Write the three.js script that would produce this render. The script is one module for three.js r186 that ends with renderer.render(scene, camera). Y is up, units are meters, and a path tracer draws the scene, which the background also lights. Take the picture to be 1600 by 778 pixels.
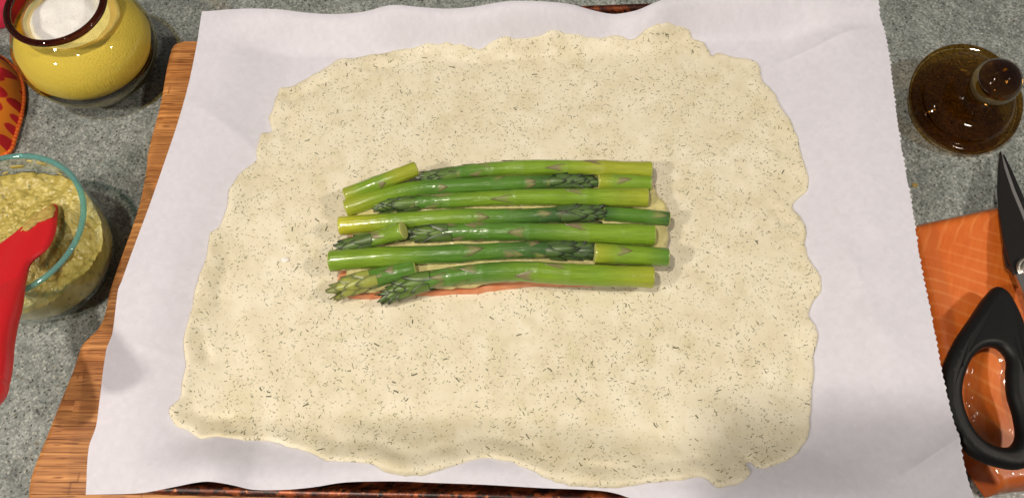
import * as THREE from 'three';
import { mergeGeometries, mergeVertices } from 'three/addons/utils/BufferGeometryUtils.js';
import { RoundedBoxGeometry } from 'three/addons/geometries/RoundedBoxGeometry.js';

// ---------------------------------------------------------------- camera, surroundings, lamps, exposure
const scene = new THREE.Scene();
const camera = new THREE.PerspectiveCamera(35.7, 1024 / 497, 0.01, 20);
camera.position.set(0, 0.45, 0.187);
camera.lookAt(0, 0.03, 0);
const renderer = new THREE.WebGLRenderer({ antialias: true });
renderer.toneMapping = THREE.LinearToneMapping;
renderer.toneMappingExposure = 0.97;
renderer.shadowMap.enabled = true;
scene.background = new THREE.Color().setRGB(0.105, 0.1, 0.098);   // the dim, warm room around the worktop

const numberOf = new Map();
function numbered(n) { const k = numberOf.get(n) ?? 0; numberOf.set(n, k + 1); return k ? `${n}_${String(k).padStart(3, '0')}` : n; }
function tag(o, label, category, group, kind) {
  o.userData.label = label; o.userData.category = category;
  if (group) o.userData.group = group;
  if (kind) o.userData.kind = kind;
  return o;
}
function thing(name, label, category, pos = [0, 0, 0], group) {
  const g = new THREE.Group(); g.name = numbered(name); g.position.set(...pos); scene.add(g);
  return tag(g, label, category, group);
}
function mesh(name, geo, mat, parent = scene) {
  const m = new THREE.Mesh(geo, mat); m.name = parent === scene ? numbered(name) : name;
  m.castShadow = m.receiveShadow = true; parent.add(m); return m;
}
const rgb = (r, g, b) => new THREE.Color().setRGB(r, g, b);

function lamp(label, x, y, z, power, radius, color) {
  const g = thing('pendant_lamp', label, 'lamp', [x, y, z]);
  const metal = new THREE.MeshStandardMaterial({ color: rgb(0.5, 0.48, 0.45), roughness: 0.35, metalness: 1 });
  mesh('bulb', new THREE.SphereGeometry(radius, 24, 16), new THREE.MeshStandardMaterial({ color: 0xffffff, emissive: color, emissiveIntensity: 130 }), g);
  mesh('socket', new THREE.CylinderGeometry(0.014, 0.018, 0.05, 20).translate(0, radius + 0.022, 0), metal, g);
  mesh('cord', new THREE.CylinderGeometry(0.003, 0.003, 0.5, 8).translate(0, radius + 0.295, 0), metal, g);
  const l = new THREE.PointLight(color, power); l.castShadow = true; l.shadow.radius = radius / 0.02;
  l.shadow.mapSize.set(2048, 2048); l.name = 'bulb_light'; g.add(l);
}
const warm = rgb(1.0, 0.90, 0.78);
lamp('bare round bulb on a cord hanging over the glass bowl', -0.38, 1.40, 0.27, 2.75, 0.033, warm);
lamp('bare round bulb on a cord hanging beyond the scissors', 0.92, 1.05, 0.15, 0.8, 0.04, warm);
lamp('bare round bulb on a cord hanging beyond the oven mitt', -1.0, 1.15, 0.6, 0.75, 0.06, warm);

// ---------------------------------------------------------------- numbers
function rng(seed) { let a = seed >>> 0; return () => { a = (a + 0x6d2b79f5) | 0; let t = Math.imul(a ^ (a >>> 15), 1 | a); t = (t + Math.imul(t ^ (t >>> 7), 61 | t)) ^ t; return ((t ^ (t >>> 14)) >>> 0) / 4294967296; }; }
const hash = (x, y, s = 0) => { let h = Math.imul(x | 0, 374761393) ^ Math.imul(y | 0, 668265263) ^ Math.imul(s | 0, 2147483647 ^ 0x5bd1e995); h = Math.imul(h ^ (h >>> 13), 1274126177); h = Math.imul(h ^ (h >>> 16), 2246822519); return ((h ^ (h >>> 15)) >>> 0) / 4294967296; };
const mod = (a, n) => ((a % n) + n) % n;
function vnoise(x, y, s = 0, per = 1 << 20) {
  const xi = Math.floor(x), yi = Math.floor(y), fx = x - xi, fy = y - yi, u = fx * fx * (3 - 2 * fx), v = fy * fy * (3 - 2 * fy);
  const x0 = mod(xi, per), x1 = mod(xi + 1, per), y0 = mod(yi, per), y1 = mod(yi + 1, per);
  const a = hash(x0, y0, s), b = hash(x1, y0, s), c = hash(x0, y1, s), d = hash(x1, y1, s);
  return a + (b - a) * u + (c - a) * v + (a - b - c + d) * u * v;
}
function fbm(x, y, s = 0, o = 4, per = 1 << 20) { let r = 0, a = 0.5, t = 0; for (let i = 0; i < o; i++) { r += a * vnoise(x, y, s + i * 17, per); t += a; x *= 2; y *= 2; per *= 2; a *= 0.5; } return r / t; }
const clamp = (x, a = 0, b = 1) => Math.min(b, Math.max(a, x));
const lerp = (a, b, t) => a + (b - a) * t;
const sm = (a, b, x) => { const t = clamp((x - a) / (b - a)); return t * t * (3 - 2 * t); };
const gauss = (x, w) => Math.exp(-(x * x) / (w * w));
function track(list) {          // smooth single-valued curve through sorted [at, value] pairs
  const L = list.slice().sort((a, b) => a[0] - b[0]), n = L.length;
  const m = L.map((p, i) => { const a = L[Math.max(0, i - 1)], b = L[Math.min(n - 1, i + 1)]; return (b[1] - a[1]) / (b[0] - a[0]); });
  return (x) => {
    if (x <= L[0][0]) return L[0][1]; if (x >= L[n - 1][0]) return L[n - 1][1];
    let i = 0; while (L[i + 1][0] < x) i++;
    const h = L[i + 1][0] - L[i][0], t = (x - L[i][0]) / h, t2 = t * t, t3 = t2 * t;
    return (2 * t3 - 3 * t2 + 1) * L[i][1] + (t3 - 2 * t2 + t) * h * m[i] + (3 * t2 - 2 * t3) * L[i + 1][1] + (t3 - t2) * h * m[i + 1];
  };
}
function dataTex(w, h, fn, srgb = true, repeat) {
  const d = new Uint8Array(w * h * 4);
  for (let j = 0; j < h; j++) for (let i = 0; i < w; i++) { const c = fn(i, j), k = (j * w + i) * 4; d[k] = clamp(c[0], 0, 255); d[k + 1] = clamp(c[1], 0, 255); d[k + 2] = clamp(c[2], 0, 255); d[k + 3] = 255; }
  const t = new THREE.DataTexture(d, w, h); t.magFilter = THREE.LinearFilter; t.minFilter = THREE.LinearMipmapLinearFilter; t.generateMipmaps = true;
  t.wrapS = t.wrapT = THREE.RepeatWrapping; if (srgb) t.colorSpace = THREE.SRGBColorSpace; if (repeat) t.repeat.set(...repeat); t.needsUpdate = true; return t;
}
const mixc = (a, b, t) => [lerp(a[0], b[0], t), lerp(a[1], b[1], t), lerp(a[2], b[2], t)];
function geom(pos, idx, uv, col) {
  const g = new THREE.BufferGeometry(); g.setAttribute('position', new THREE.Float32BufferAttribute(pos, 3));
  if (uv) g.setAttribute('uv', new THREE.Float32BufferAttribute(uv, 2)); if (col) g.setAttribute('color', new THREE.Float32BufferAttribute(col, 3));
  g.setIndex(idx); g.computeVertexNormals(); return g;
}
const mm = (list) => list.map((p) => p.map((v) => v / 1000));

// signed distance to a closed outline, negative inside, with the nearest outline point
function outlineField(poly) {
  const n = poly.length;
  return (x, z) => {
    let best = 1e9, bx = 0, bz = 0, inside = false;
    for (let i = 0, j = n - 1; i < n; j = i++) {
      const [ax, az] = poly[j], [cx, cz] = poly[i], dx = cx - ax, dz = cz - az, t = clamp(((x - ax) * dx + (z - az) * dz) / (dx * dx + dz * dz)), px = ax + dx * t, pz = az + dz * t, d = (x - px) ** 2 + (z - pz) ** 2;
      if (d < best) { best = d; bx = px; bz = pz; }
      if ((az > z) !== (cz > z) && x < ((cx - ax) * (z - az)) / (cz - az) + ax) inside = !inside;
    }
    return [Math.sqrt(best) * (inside ? -1 : 1), bx, bz];
  };
}
function smoothOutline(poly, n) {
  const c = new THREE.CatmullRomCurve3(poly.map((p) => new THREE.Vector3(p[0], 0, p[1])), true, 'centripetal');
  return c.getSpacedPoints(n).slice(0, n).map((p) => [p.x, p.z]);
}
// a sheet of food or cloth with the given outline; top(x, z, depthInsideEdge) gives its height
function slab(poly, cell, top, uvScale = 1, colorOf) {
  const f = outlineField(poly), xs = poly.map((p) => p[0]), zs = poly.map((p) => p[1]);
  const x0 = Math.min(...xs) - cell * 1.3, z0 = Math.min(...zs) - cell * 1.3, nx = Math.ceil((Math.max(...xs) - x0) / cell) + 2, nz = Math.ceil((Math.max(...zs) - z0) / cell) + 2;
  const sd = new Float32Array(nx * nz), px = new Float32Array(nx * nz), pz = new Float32Array(nx * nz);
  for (let j = 0; j < nz; j++) for (let i = 0; i < nx; i++) {
    const x = x0 + i * cell, z = z0 + j * cell, k = j * nx + i, [d, bx, bz] = f(x, z);
    sd[k] = d; if (d > 0) { px[k] = bx; pz[k] = bz; } else { px[k] = x; pz[k] = z; }
  }
  const id = new Int32Array(nx * nz).fill(-1), pos = [], uv = [], col = [], idx = [];
  const v = (k) => { if (id[k] < 0) { id[k] = pos.length / 3; const d = Math.max(0, -sd[k]); pos.push(px[k], top(px[k], pz[k], d), pz[k]); uv.push(px[k] * uvScale, -pz[k] * uvScale); if (colorOf) col.push(...colorOf(px[k], pz[k], d)); } return id[k]; };
  for (let j = 0; j < nz - 1; j++) for (let i = 0; i < nx - 1; i++) {
    const a = j * nx + i, b = a + 1, c = a + nx, d = c + 1;
    if (Math.min(sd[a], sd[b], sd[c], sd[d]) > 0) continue;
    const va = v(a), vb = v(b), vc = v(c), vd = v(d); idx.push(va, vc, vb, vb, vc, vd);
  }
  return geom(pos, idx, uv, colorOf ? col : null);
}
const round = (d, e) => { const t = clamp(1 - d / e); return Math.sqrt(Math.max(0, 1 - t * t)); };

// ---------------------------------------------------------------- worktop
const BOARD_TOP = 0.024, FLAT = 0.0272;
{
  const S = 2048, size = 0.76;
  const cell = (x, y, per, s) => { const xi = Math.floor(x), yi = Math.floor(y); let b = 9, v = 0; for (let q = -1; q <= 1; q++) for (let p = -1; p <= 1; p++) { const cx = mod(xi + p, per), cy = mod(yi + q, per), dx = xi + p + hash(cx, cy, s) - x, dy = yi + q + hash(cx, cy, s + 1) - y, d = dx * dx + dy * dy; if (d < b) { b = d; v = hash(cx, cy, s + 2); } } return [v, b]; };
  const t = dataTex(S, S, (i, j) => {
    const u = i / S, v = j / S, wx = u + 0.0016 * (vnoise(u * 420, v * 420, 3, 420) - 0.5), wy = v + 0.0016 * (vnoise(u * 420, v * 420, 4, 420) - 0.5);
    const [g1] = cell(wx * 720, wy * 720, 720, 11), [g2, d2] = cell(wx * 380, wy * 380, 380, 21), m = fbm(u * 22, v * 22, 5, 4, 22), m2 = fbm(u * 130, v * 130, 6, 3, 130), fine = hash(i, j, 9);
    let c = mixc([98, 104, 101], [178, 184, 178], clamp(0.5 + (g1 - 0.5) * 0.68 + (m - 0.5) * 0.4 + (m2 - 0.5) * 0.45));
    if (g2 > 0.86 && d2 < 0.14) c = mixc(c, [208, 207, 196], 0.7 * sm(0.14, 0.05, d2));
    if (g2 < 0.11 && d2 < 0.11) c = mixc(c, [48, 47, 41], 0.85 * sm(0.11, 0.04, d2));
    if (g2 > 0.12 && g2 < 0.2 && d2 < 0.08) c = mixc(c, [78, 74, 62], 0.7);
    if (g2 > 0.5 && g2 < 0.515 && d2 < 0.07) c = mixc(c, [122, 98, 62], 0.6);
    return c.map((q) => q * (0.93 + 0.14 * fine));
  }, true, [1 / size, 1 / size]);
  const g = new THREE.BoxGeometry(1.5, 0.04, 1.1); g.translate(0, -0.02, 0);
  const p = g.attributes.position, uv = g.attributes.uv; for (let i = 0; i < p.count; i++) uv.setXY(i, p.getX(i) + 0.31, p.getZ(i) + p.getY(i) + 0.17);
  const m = mesh('countertop', g, new THREE.MeshPhysicalMaterial({ map: t, roughness: 0.36, color: rgb(0.92, 0.92, 0.93) }));
  tag(m, 'speckled grey stone worktop under everything', 'countertop', null, 'structure');
}

// ---------------------------------------------------------------- bamboo board
{
  const board = thing('cutting_board', 'bamboo cutting board with curved edge under the baking sheet', 'cutting board');
  const W = 1024, Hh = 256;
  const tex = dataTex(W, Hh, (i, j) => {
    const u = i / W, v = j / Hh;
    const streak = fbm(u * 10, v * 64, 41, 3, 64) , fine = vnoise(u * 22, v * 200, 43, 1 << 12), dash = vnoise(u * 34, v * 128, 47, 1 << 12);
    let c = mixc([150, 98, 52], [214, 158, 98], clamp(0.5 + (streak - 0.5) * 1.6 + (fine - 0.5) * 0.45));
    if (dash > 0.74) c = mixc(c, [104, 58, 26], clamp((dash - 0.74) * 5) * 0.75);
    if (Math.abs(((u * 3.03 + 0.1 * Math.floor(v * 9)) % 1) - 0.5) < 0.006) c = mixc(c, [128, 78, 38], 0.5);
    return c;
  }, true, [1 / 0.3, 1 / 0.072]);
  const tones = [[1, 0.98, 0.95], [0.86, 0.82, 0.76], [0.72, 0.64, 0.55], [1.0, 0.93, 0.84], [0.8, 0.72, 0.62]].map((c) => new THREE.MeshPhysicalMaterial({ map: tex, color: rgb(c[0] * 1.1, c[1] * 1.04, c[2] * 0.98), roughness: 0.45, bumpMap: tex, bumpScale: 0.00012 }));
  const left = mm([[-223.7, -158.7], [-228.8, -158.1], [-232.3, -155.4], [-233.5, -150.0], [-233.7, -136.7], [-232.7, -108.4], [-233.8, -70.2], [-232.5, -59.0], [-232.1, -30.4], [-236.0, 4.0], [-238.1, 25.0], [-238.0, 39.3], [-239.9, 47.4], [-243.9, 52.8], [-247.2, 57.8], [-248.5, 70.9], [-251.6, 89.8], [-255.0, 111.8], [-257.5, 127.0], [-257.4, 135.2], [-254.8, 148.2]]);
  const xl = track(left.map(([x, z]) => [z, x]));
  const r = rng(5); let z = left[0][1] + 0.0003; const zEnd = 0.172, right = 0.232;
  while (z < zEnd) {
    const w = 0.0056 + r() * 0.0034, z1 = Math.min(zEnd, z + w), n = 5, ch = 0.00010, lift = r() * 0.00006, pos = [], uv = [], idx = [], ou = r() * 0.3, ov = r() * 0.07;
    const layers = [[0, 0, 0], [BOARD_TOP - 0.0022, 0, 0], [BOARD_TOP - 0.0006, 0.0007, 0.00002], [BOARD_TOP - 0.0002 + lift, 0.0018, ch * 0.6], [BOARD_TOP + lift, 0.003, ch]];
    for (const [y, inx, inz] of layers) {
      for (let i = 0; i <= n; i++) { const zz = lerp(z + inz, z1 - inz, i / n), x = xl(zz) + inx; pos.push(x, y, zz); uv.push(x + ou, zz + y + ov); }
      for (let i = n; i >= 0; i--) { const zz = lerp(z + inz, z1 - inz, i / n), x = right - inx; pos.push(x, y, zz); uv.push(x + ou, zz + y + ov); }
    }
    const L = 2 * (n + 1);
    for (let k = 0; k < layers.length - 1; k++) for (let i = 0; i < L; i++) { const a = k * L + i, b = k * L + (i + 1) % L; idx.push(a, a + L, b, b, a + L, b + L); }
    const t0 = (layers.length - 1) * L; for (let i = 0; i < n; i++) { idx.push(t0 + i, t0 + i + 1, t0 + L - 1 - i, t0 + i + 1, t0 + L - 2 - i, t0 + L - 1 - i); }
    const g = geom(pos, idx, uv).toNonIndexed(); g.computeVertexNormals();
    mesh('bamboo_strip', g, tones[Math.floor(r() * tones.length)], board);
    z = z1 + 0.00005;
  }
}

// ---------------------------------------------------------------- baking sheet
const PAN = { x0: -0.2, x1: 0.224, zb: -0.1755, zf: 0.1415 };
{
  const pan = thing('baking_sheet', 'rimmed baking sheet with browned grease-stained metal under the parchment', 'baking sheet', [0.012, 0, -0.0175]);
  pan.rotation.y = -0.008;
  const hw = (PAN.x1 - PAN.x0) / 2, hd = (PAN.zf - PAN.zb) / 2, prof = [[-0.014, 0.0254], [-0.0075, 0.0262], [-0.004, 0.0300], [-0.0015, 0.0372], [-0.0005, 0.0388], [0.001, 0.0394], [0.0028, 0.0388], [0.0038, 0.0372], [0.003, 0.0355], [0.001, 0.0352], [-0.0032, 0.0296], [-0.0074, 0.0250], [-0.014, 0.0243]];
  const loop = []; const rc = 0.022, nc = 10, ns = 40;
  const corners = [[hw - rc, hd - rc, 0], [-(hw - rc), hd - rc, 1], [-(hw - rc), -(hd - rc), 2], [hw - rc, -(hd - rc), 3]];
  corners.forEach(([cx, cz, q], k) => {
    for (let i = 0; i <= nc; i++) { const a = (q + i / nc) * Math.PI / 2; loop.push([cx + rc * Math.cos(a), cz + rc * Math.sin(a), Math.cos(a), Math.sin(a)]); }
    const e = loop[loop.length - 1], [nx, nz, nq] = corners[(k + 1) % 4], a = nq * Math.PI / 2, s = [nx + rc * Math.cos(a), nz + rc * Math.sin(a)];
    for (let i = 1; i < ns; i++) loop.push([lerp(e[0], s[0], i / ns), lerp(e[1], s[1], i / ns), e[2], e[3]]);
  });
  const pos = [], uv = [], idx = [], n = loop.length;
  prof.map(([o, y]) => [o, 0.0254 + (y - 0.0254) * 0.9]).forEach(([o, y], k) => loop.forEach(([x, z, nx, nz]) => { const w = 0.0005 * (fbm(x * 30 + 9, z * 30 + k * 0.2, 61, 2) - 0.5); pos.push(x + nx * (o + w), y + w * 0.6, z + nz * (o + w) + (z < 0 ? -0.05 * (x - 0.055) * (z / -hd) : 0.012 * x)); uv.push(x + y * 0.5, z + k * 0.002); }));
  for (let k = 0; k < prof.length - 1; k++) for (let i = 0; i < n; i++) { const a = k * n + i, b = k * n + (i + 1) % n; idx.push(a, a + n, b, b, a + n, b + n); }
  const rim = geom(pos, idx, uv);
  const stain = dataTex(512, 512, (i, j) => {
    const u = i / 512, v = j / 512, a = fbm(u * 24, v * 24, 71, 5, 24), b = fbm(u * 70, v * 70, 77, 3, 70), c = vnoise(u * 200, v * 200, 79, 200);
    let q = mixc([58, 20, 10], [150, 74, 34], clamp((a - 0.34) * 2.6)); if (b > 0.56) q = mixc(q, [26, 12, 8], clamp((b - 0.56) * 6)); if (c > 0.86) q = mixc(q, [206, 140, 78], 0.55); return q;
  }, true, [1 / 0.16, 1 / 0.16]);
  const m = new THREE.MeshPhysicalMaterial({ map: stain, roughness: 0.42, metalness: 0.45, bumpMap: stain, bumpScale: 0.0002, clearcoat: 0.3, clearcoatRoughness: 0.3 });
  mesh('rim', rim, m, pan);
  const fl = new THREE.BoxGeometry(2 * hw - 0.026, 0.0009, 2 * hd - 0.026).translate(0, 0.0248, 0);
  mesh('floor_plate', fl, m, pan);
}

// ---------------------------------------------------------------- parchment
const backEdge = track([[-216, 43], [-206, 42.2], [-190, 44], [-174, 45.3], [-155, 45], [-138, 42], [-120, 41], [-101, 43], [-80, 49.6], [-61, 47], [-43, 44.7], [-25, 46], [-4, 50.8], [17, 51], [38, 49], [54, 44], [69, 41], [81, 43.6], [95, 50], [110, 49], [140, 46], [180, 45], [215, 45], [238, 46], [250, 46]].map(([a, b]) => [a / 1000, b / 1000]));
const zBack = (x) => -0.1684 - 0.0135 * sm(0.085, 0.13, x);
const frontPts = mm([[-217.4, 141.3, 40.0], [-188.8, 140.7, 41.0], [-170.1, 138.1, 45.0], [-157.7, 136.3, 48.0], [-151.0, 136.0, 48.0], [-141.5, 137.2, 45.0], [-132.2, 138.9, 41.0], [-115.9, 138.9, 41.0], [-101.5, 137.9, 43.0], [-85.8, 136.0, 46.0], [-71.8, 135.6, 47.0], [-54.8, 135.6, 47.0], [-42.9, 136.0, 46.0], [-12.9, 136.9, 45.0], [14.9, 138.2, 43.0], [43.9, 139.2, 41.0], [53.4, 140.6, 40.0], [64.9, 144.1, 40.0], [90.4, 146.6, 41.0], [128.4, 148.1, 43.0], [193.6, 147.2, 41.0], [235.6, 144.1, 40.0]]);
const zFront = track(frontPts.map(([x, z]) => [x, z])), hFront = track(frontPts.map(([x, , h]) => [x, h]));
const leftPts = mm([[-207.5, -172.1], [-207.7, -126.7], [-209.8, -80.2], [-214.2, -39.3], [-218.6, -3.1], [-221.8, 25.0], [-222.8, 30.8], [-220.7, 56.2], [-221.9, 65.7], [-219.7, 93.6], [-218.9, 106.8], [-220.4, 118.0], [-217.1, 141.3]]);
const rightPts = mm([[245.8, -183.1], [245.1, -166.1], [246.6, -153.7], [246.0, -131.8], [242.7, -94.5], [240.4, -61.6], [239.5, -37.1], [238.5, -17.7], [235.9, 17.1], [235.5, 40.4], [234.6, 59.1], [233.8, 78.2], [234.0, 98.0], [234.5, 118.7], [235.6, 142.9], [235.9, 149.7]]);
const xLeft = track(leftPts.map(([x, z]) => [z, x])), xRight = track(rightPts.map(([x, z]) => [z, x]));
const up01 = (d, a, L) => 1 - sm(a, a + L, d);
function paperY(x, z) {
  const dl = x - xLeft(z), dr = xRight(z) - x, db = z - zBack(x), df = zFront(x) - z;
  const rb = up01(db, 0.001, 0.026), rf = up01(df, 0.004, 0.034), rl = up01(dl, 0.014, 0.05), rr = up01(dr, 0.02, 0.05);
  const side = 1 - (1 - rl) * (1 - rr);
  let y = FLAT + 0.0133 * side;
  y = lerp(y, hFront(x), rf); y = lerp(y, backEdge(x), rb);
  const out = clamp(Math.max(rb, rf, side) * 1.2 + 0.0);
  y += out * 0.0048 * (fbm(x * 11 + 3.1, z * 11 + 7.7, 81, 2) - 0.45) + 0.0007 * (fbm(x * 26, z * 26, 83, 2) - 0.5);
  // creases pressed into the margin
  const cr = (ax, az, bx, bz, h, w) => { const dx = bx - ax, dz = bz - az, L = Math.hypot(dx, dz), t = ((x - ax) * dx + (z - az) * dz) / (L * L), d = ((x - ax) * dz - (z - az) * dx) / L; return t < -0.1 || t > 1.1 ? 0 : h * Math.exp(-Math.abs(d) / w) * sm(-0.1, 0.25, t) * (1 - sm(0.75, 1.1, t)); };
  y += cr(0.196, -0.004, 0.207, 0.068, 0.0026, 0.005) + cr(0.212, -0.01, 0.196, 0.04, -0.0018, 0.006) + cr(0.2, 0.132, 0.243, 0.108, 0.0030, 0.005) + cr(0.172, -0.135, 0.235, -0.155, 0.0014, 0.006) + cr(0.11, -0.15, 0.16, -0.142, -0.0022, 0.007) + cr(0.176, 0.085, 0.172, 0.122, 0.0016, 0.008) + cr(-0.205, -0.10, -0.15, -0.06, 0.0014, 0.012) + cr(-0.215, 0.06, -0.16, 0.075, 0.0014, 0.012) + cr(-0.12, -0.155, -0.075, -0.135, 0.0016, 0.007) + cr(0.07, -0.168, 0.055, -0.138, -0.0018, 0.008);
  return Math.max(y, 0.0265);
}
{
  const nu = 210, nv = 620, pos = [], uv = [], idx = [];
  const tooth = (v) => { const a = v * 92, k = Math.floor(a), f = a - k; return (f < 0.62 ? f / 0.62 : (1 - f) / 0.38) * (0.0003 + 0.0014 * hash(k, 3, 5) * (0.55 + 0.45 * sm(0.75, 0.45, v))) - 0.0007; };
  for (let j = 0; j <= nv; j++) for (let i = 0; i <= nu; i++) {
    const u = i / nu, v = j / nv; let z = lerp(-0.1684, 0.14, v), x = 0;
    for (let it = 0; it < 3; it++) { x = lerp(xLeft(z), xRight(z), u); z = lerp(zBack(x), zFront(x), v); }
    const y = paperY(x, z);
    if (i === nu) x += tooth(v);
    pos.push(x, y, z); uv.push(x, -z);
  }
  for (let j = 0; j < nv; j++) for (let i = 0; i < nu; i++) { const a = j * (nu + 1) + i; idx.push(a, a + nu + 1, a + 1, a + 1, a + nu + 1, a + nu + 2); }
  const fib = dataTex(512, 512, (i, j) => { const u = i / 512, v = j / 512, q = 128 + 150 * (fbm(u * 26, v * 26, 91, 4, 26) - 0.5) + 46 * (hash(i, j, 93) - 0.5); return [q, q, q]; }, false, [1 / 0.06, 1 / 0.06]);
  const tone = dataTex(512, 512, (i, j) => { const u = i / 512, v = j / 512, q = 240 + 13 * (fbm(u * 40, v * 40, 95, 4, 40) - 0.5) + 9 * (hash(i, j, 97) - 0.5); return [q, q * 0.998, q]; }, true, [1 / 0.11, 1 / 0.11]);
  const m = mesh('parchment_paper', geom(pos, idx, uv), new THREE.MeshPhysicalMaterial({ map: tone, color: rgb(0.755, 0.75, 0.83), roughness: 0.6, bumpMap: fib, bumpScale: 0.00005, side: THREE.DoubleSide }));
  tag(m, 'white parchment paper sheet with one saw-toothed edge under the dough', 'paper');
}

// ---------------------------------------------------------------- dough
const doughPoly = mm([[-121.8, -135.4], [-116.7, -140.5], [-106.4, -140.5], [-92.4, -142.9], [-81.0, -145.6], [-66.9, -148.0], [-56.7, -149.9], [-42.9, -149.9], [-34.4, -150.3], [-24.4, -147.5], [-14.2, -149.9], [-5.6, -152.2], [3.0, -151.3], [17.2, -152.2], [27.5, -154.5], [37.4, -153.6], [54.6, -153.6], [70.6, -155.5], [82.1, -152.7], [90.9, -156.0], [100.9, -159.7], [115.3, -162.1], [121.3, -160.7], [122.4, -157.4], [127.9, -156.0], [131.9, -151.3], [134.4, -142.9], [137.6, -146.1], [148.5, -142.9], [159.8, -140.1], [165.7, -135.9], [166.4, -122.0], [170.8, -116.9], [174.6, -105.3], [178.7, -94.0], [181.1, -82.4], [182.7, -71.5], [183.5, -58.4], [183.6, -48.8], [181.3, -39.0], [172.1, -29.7], [175.2, -21.8], [177.6, -12.4], [175.9, -1.9], [178.2, 10.1], [180.4, 17.4], [180.3, 27.4], [174.3, 34.5], [170.9, 40.0], [173.8, 46.9], [174.1, 52.2], [173.0, 56.7], [169.2, 71.2], [165.8, 88.1], [162.3, 99.3], [159.3, 111.6], [155.7, 115.1], [150.5, 120.5], [140.7, 125.4], [131.4, 127.8], [127.5, 126.1], [124.8, 122.2], [123.0, 126.7], [125.1, 129.2], [121.0, 133.9], [114.7, 136.7], [105.1, 137.4], [102.1, 135.2], [96.6, 132.5], [92.0, 132.5], [83.4, 134.5], [72.5, 135.5], [65.5, 136.7], [53.7, 137.7], [26.6, 136.1], [15.2, 132.5], [3.3, 126.7], [-6.4, 123.6], [-13.4, 122.9], [-20.8, 124.7], [-32.2, 128.5], [-42.5, 132.5], [-50.7, 132.9], [-64.2, 130.9], [-74.1, 126.4], [-92.6, 125.4], [-101.6, 122.2], [-108.3, 119.1], [-123.8, 114.8], [-133.8, 112.6], [-145.2, 112.3], [-157.3, 111.3], [-167.2, 111.6], [-172.5, 108.6], [-179.2, 105.5], [-184.4, 97.6], [-182.6, 94.4], [-179.4, 90.6], [-179.8, 80.3], [-179.9, 71.2], [-183.4, 59.4], [-183.3, 48.8], [-182.2, 38.4], [-181.1, 22.3], [-179.6, 8.9], [-179.6, -8.2], [-175.1, -13.7], [-172.8, -24.0], [-172.6, -38.5], [-169.0, -48.8], [-160.9, -59.4], [-161.0, -72.4], [-160.1, -80.5], [-154.2, -82.4], [-156.5, -94.0], [-153.6, -110.3], [-152.2, -116.4], [-147.0, -117.9], [-133.6, -126.6]]);
const doughOutline = smoothOutline(doughPoly, 560).map(([x, z], i) => { const w = 0.0016 * (fbm(x * 260, z * 260, 101, 3) - 0.5), q = 0.0018 * (fbm(x * 90, z * 90, 102, 2) - 0.5); return [x + w + q, z - w + q]; });
const doughTop = (x, z, d) => paperY(x, z) + 0.0002 + 0.0023 * round(d, 0.003) + 0.0026 * gauss(d - 0.0055, 0.005) * (fbm(x * 80, z * 80, 103, 3) - 0.35) - 0.0014 * gauss(d - 0.011, 0.004) * sm(0.45, 0.65, fbm(x * 45 + 8, z * 45, 104, 2)) + sm(0, 0.006, d) * (0.0010 * (fbm(x * 38, z * 38, 105, 3) - 0.5) + 0.0005 * (fbm(x * 120, z * 120, 107, 2) - 0.5));
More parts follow.
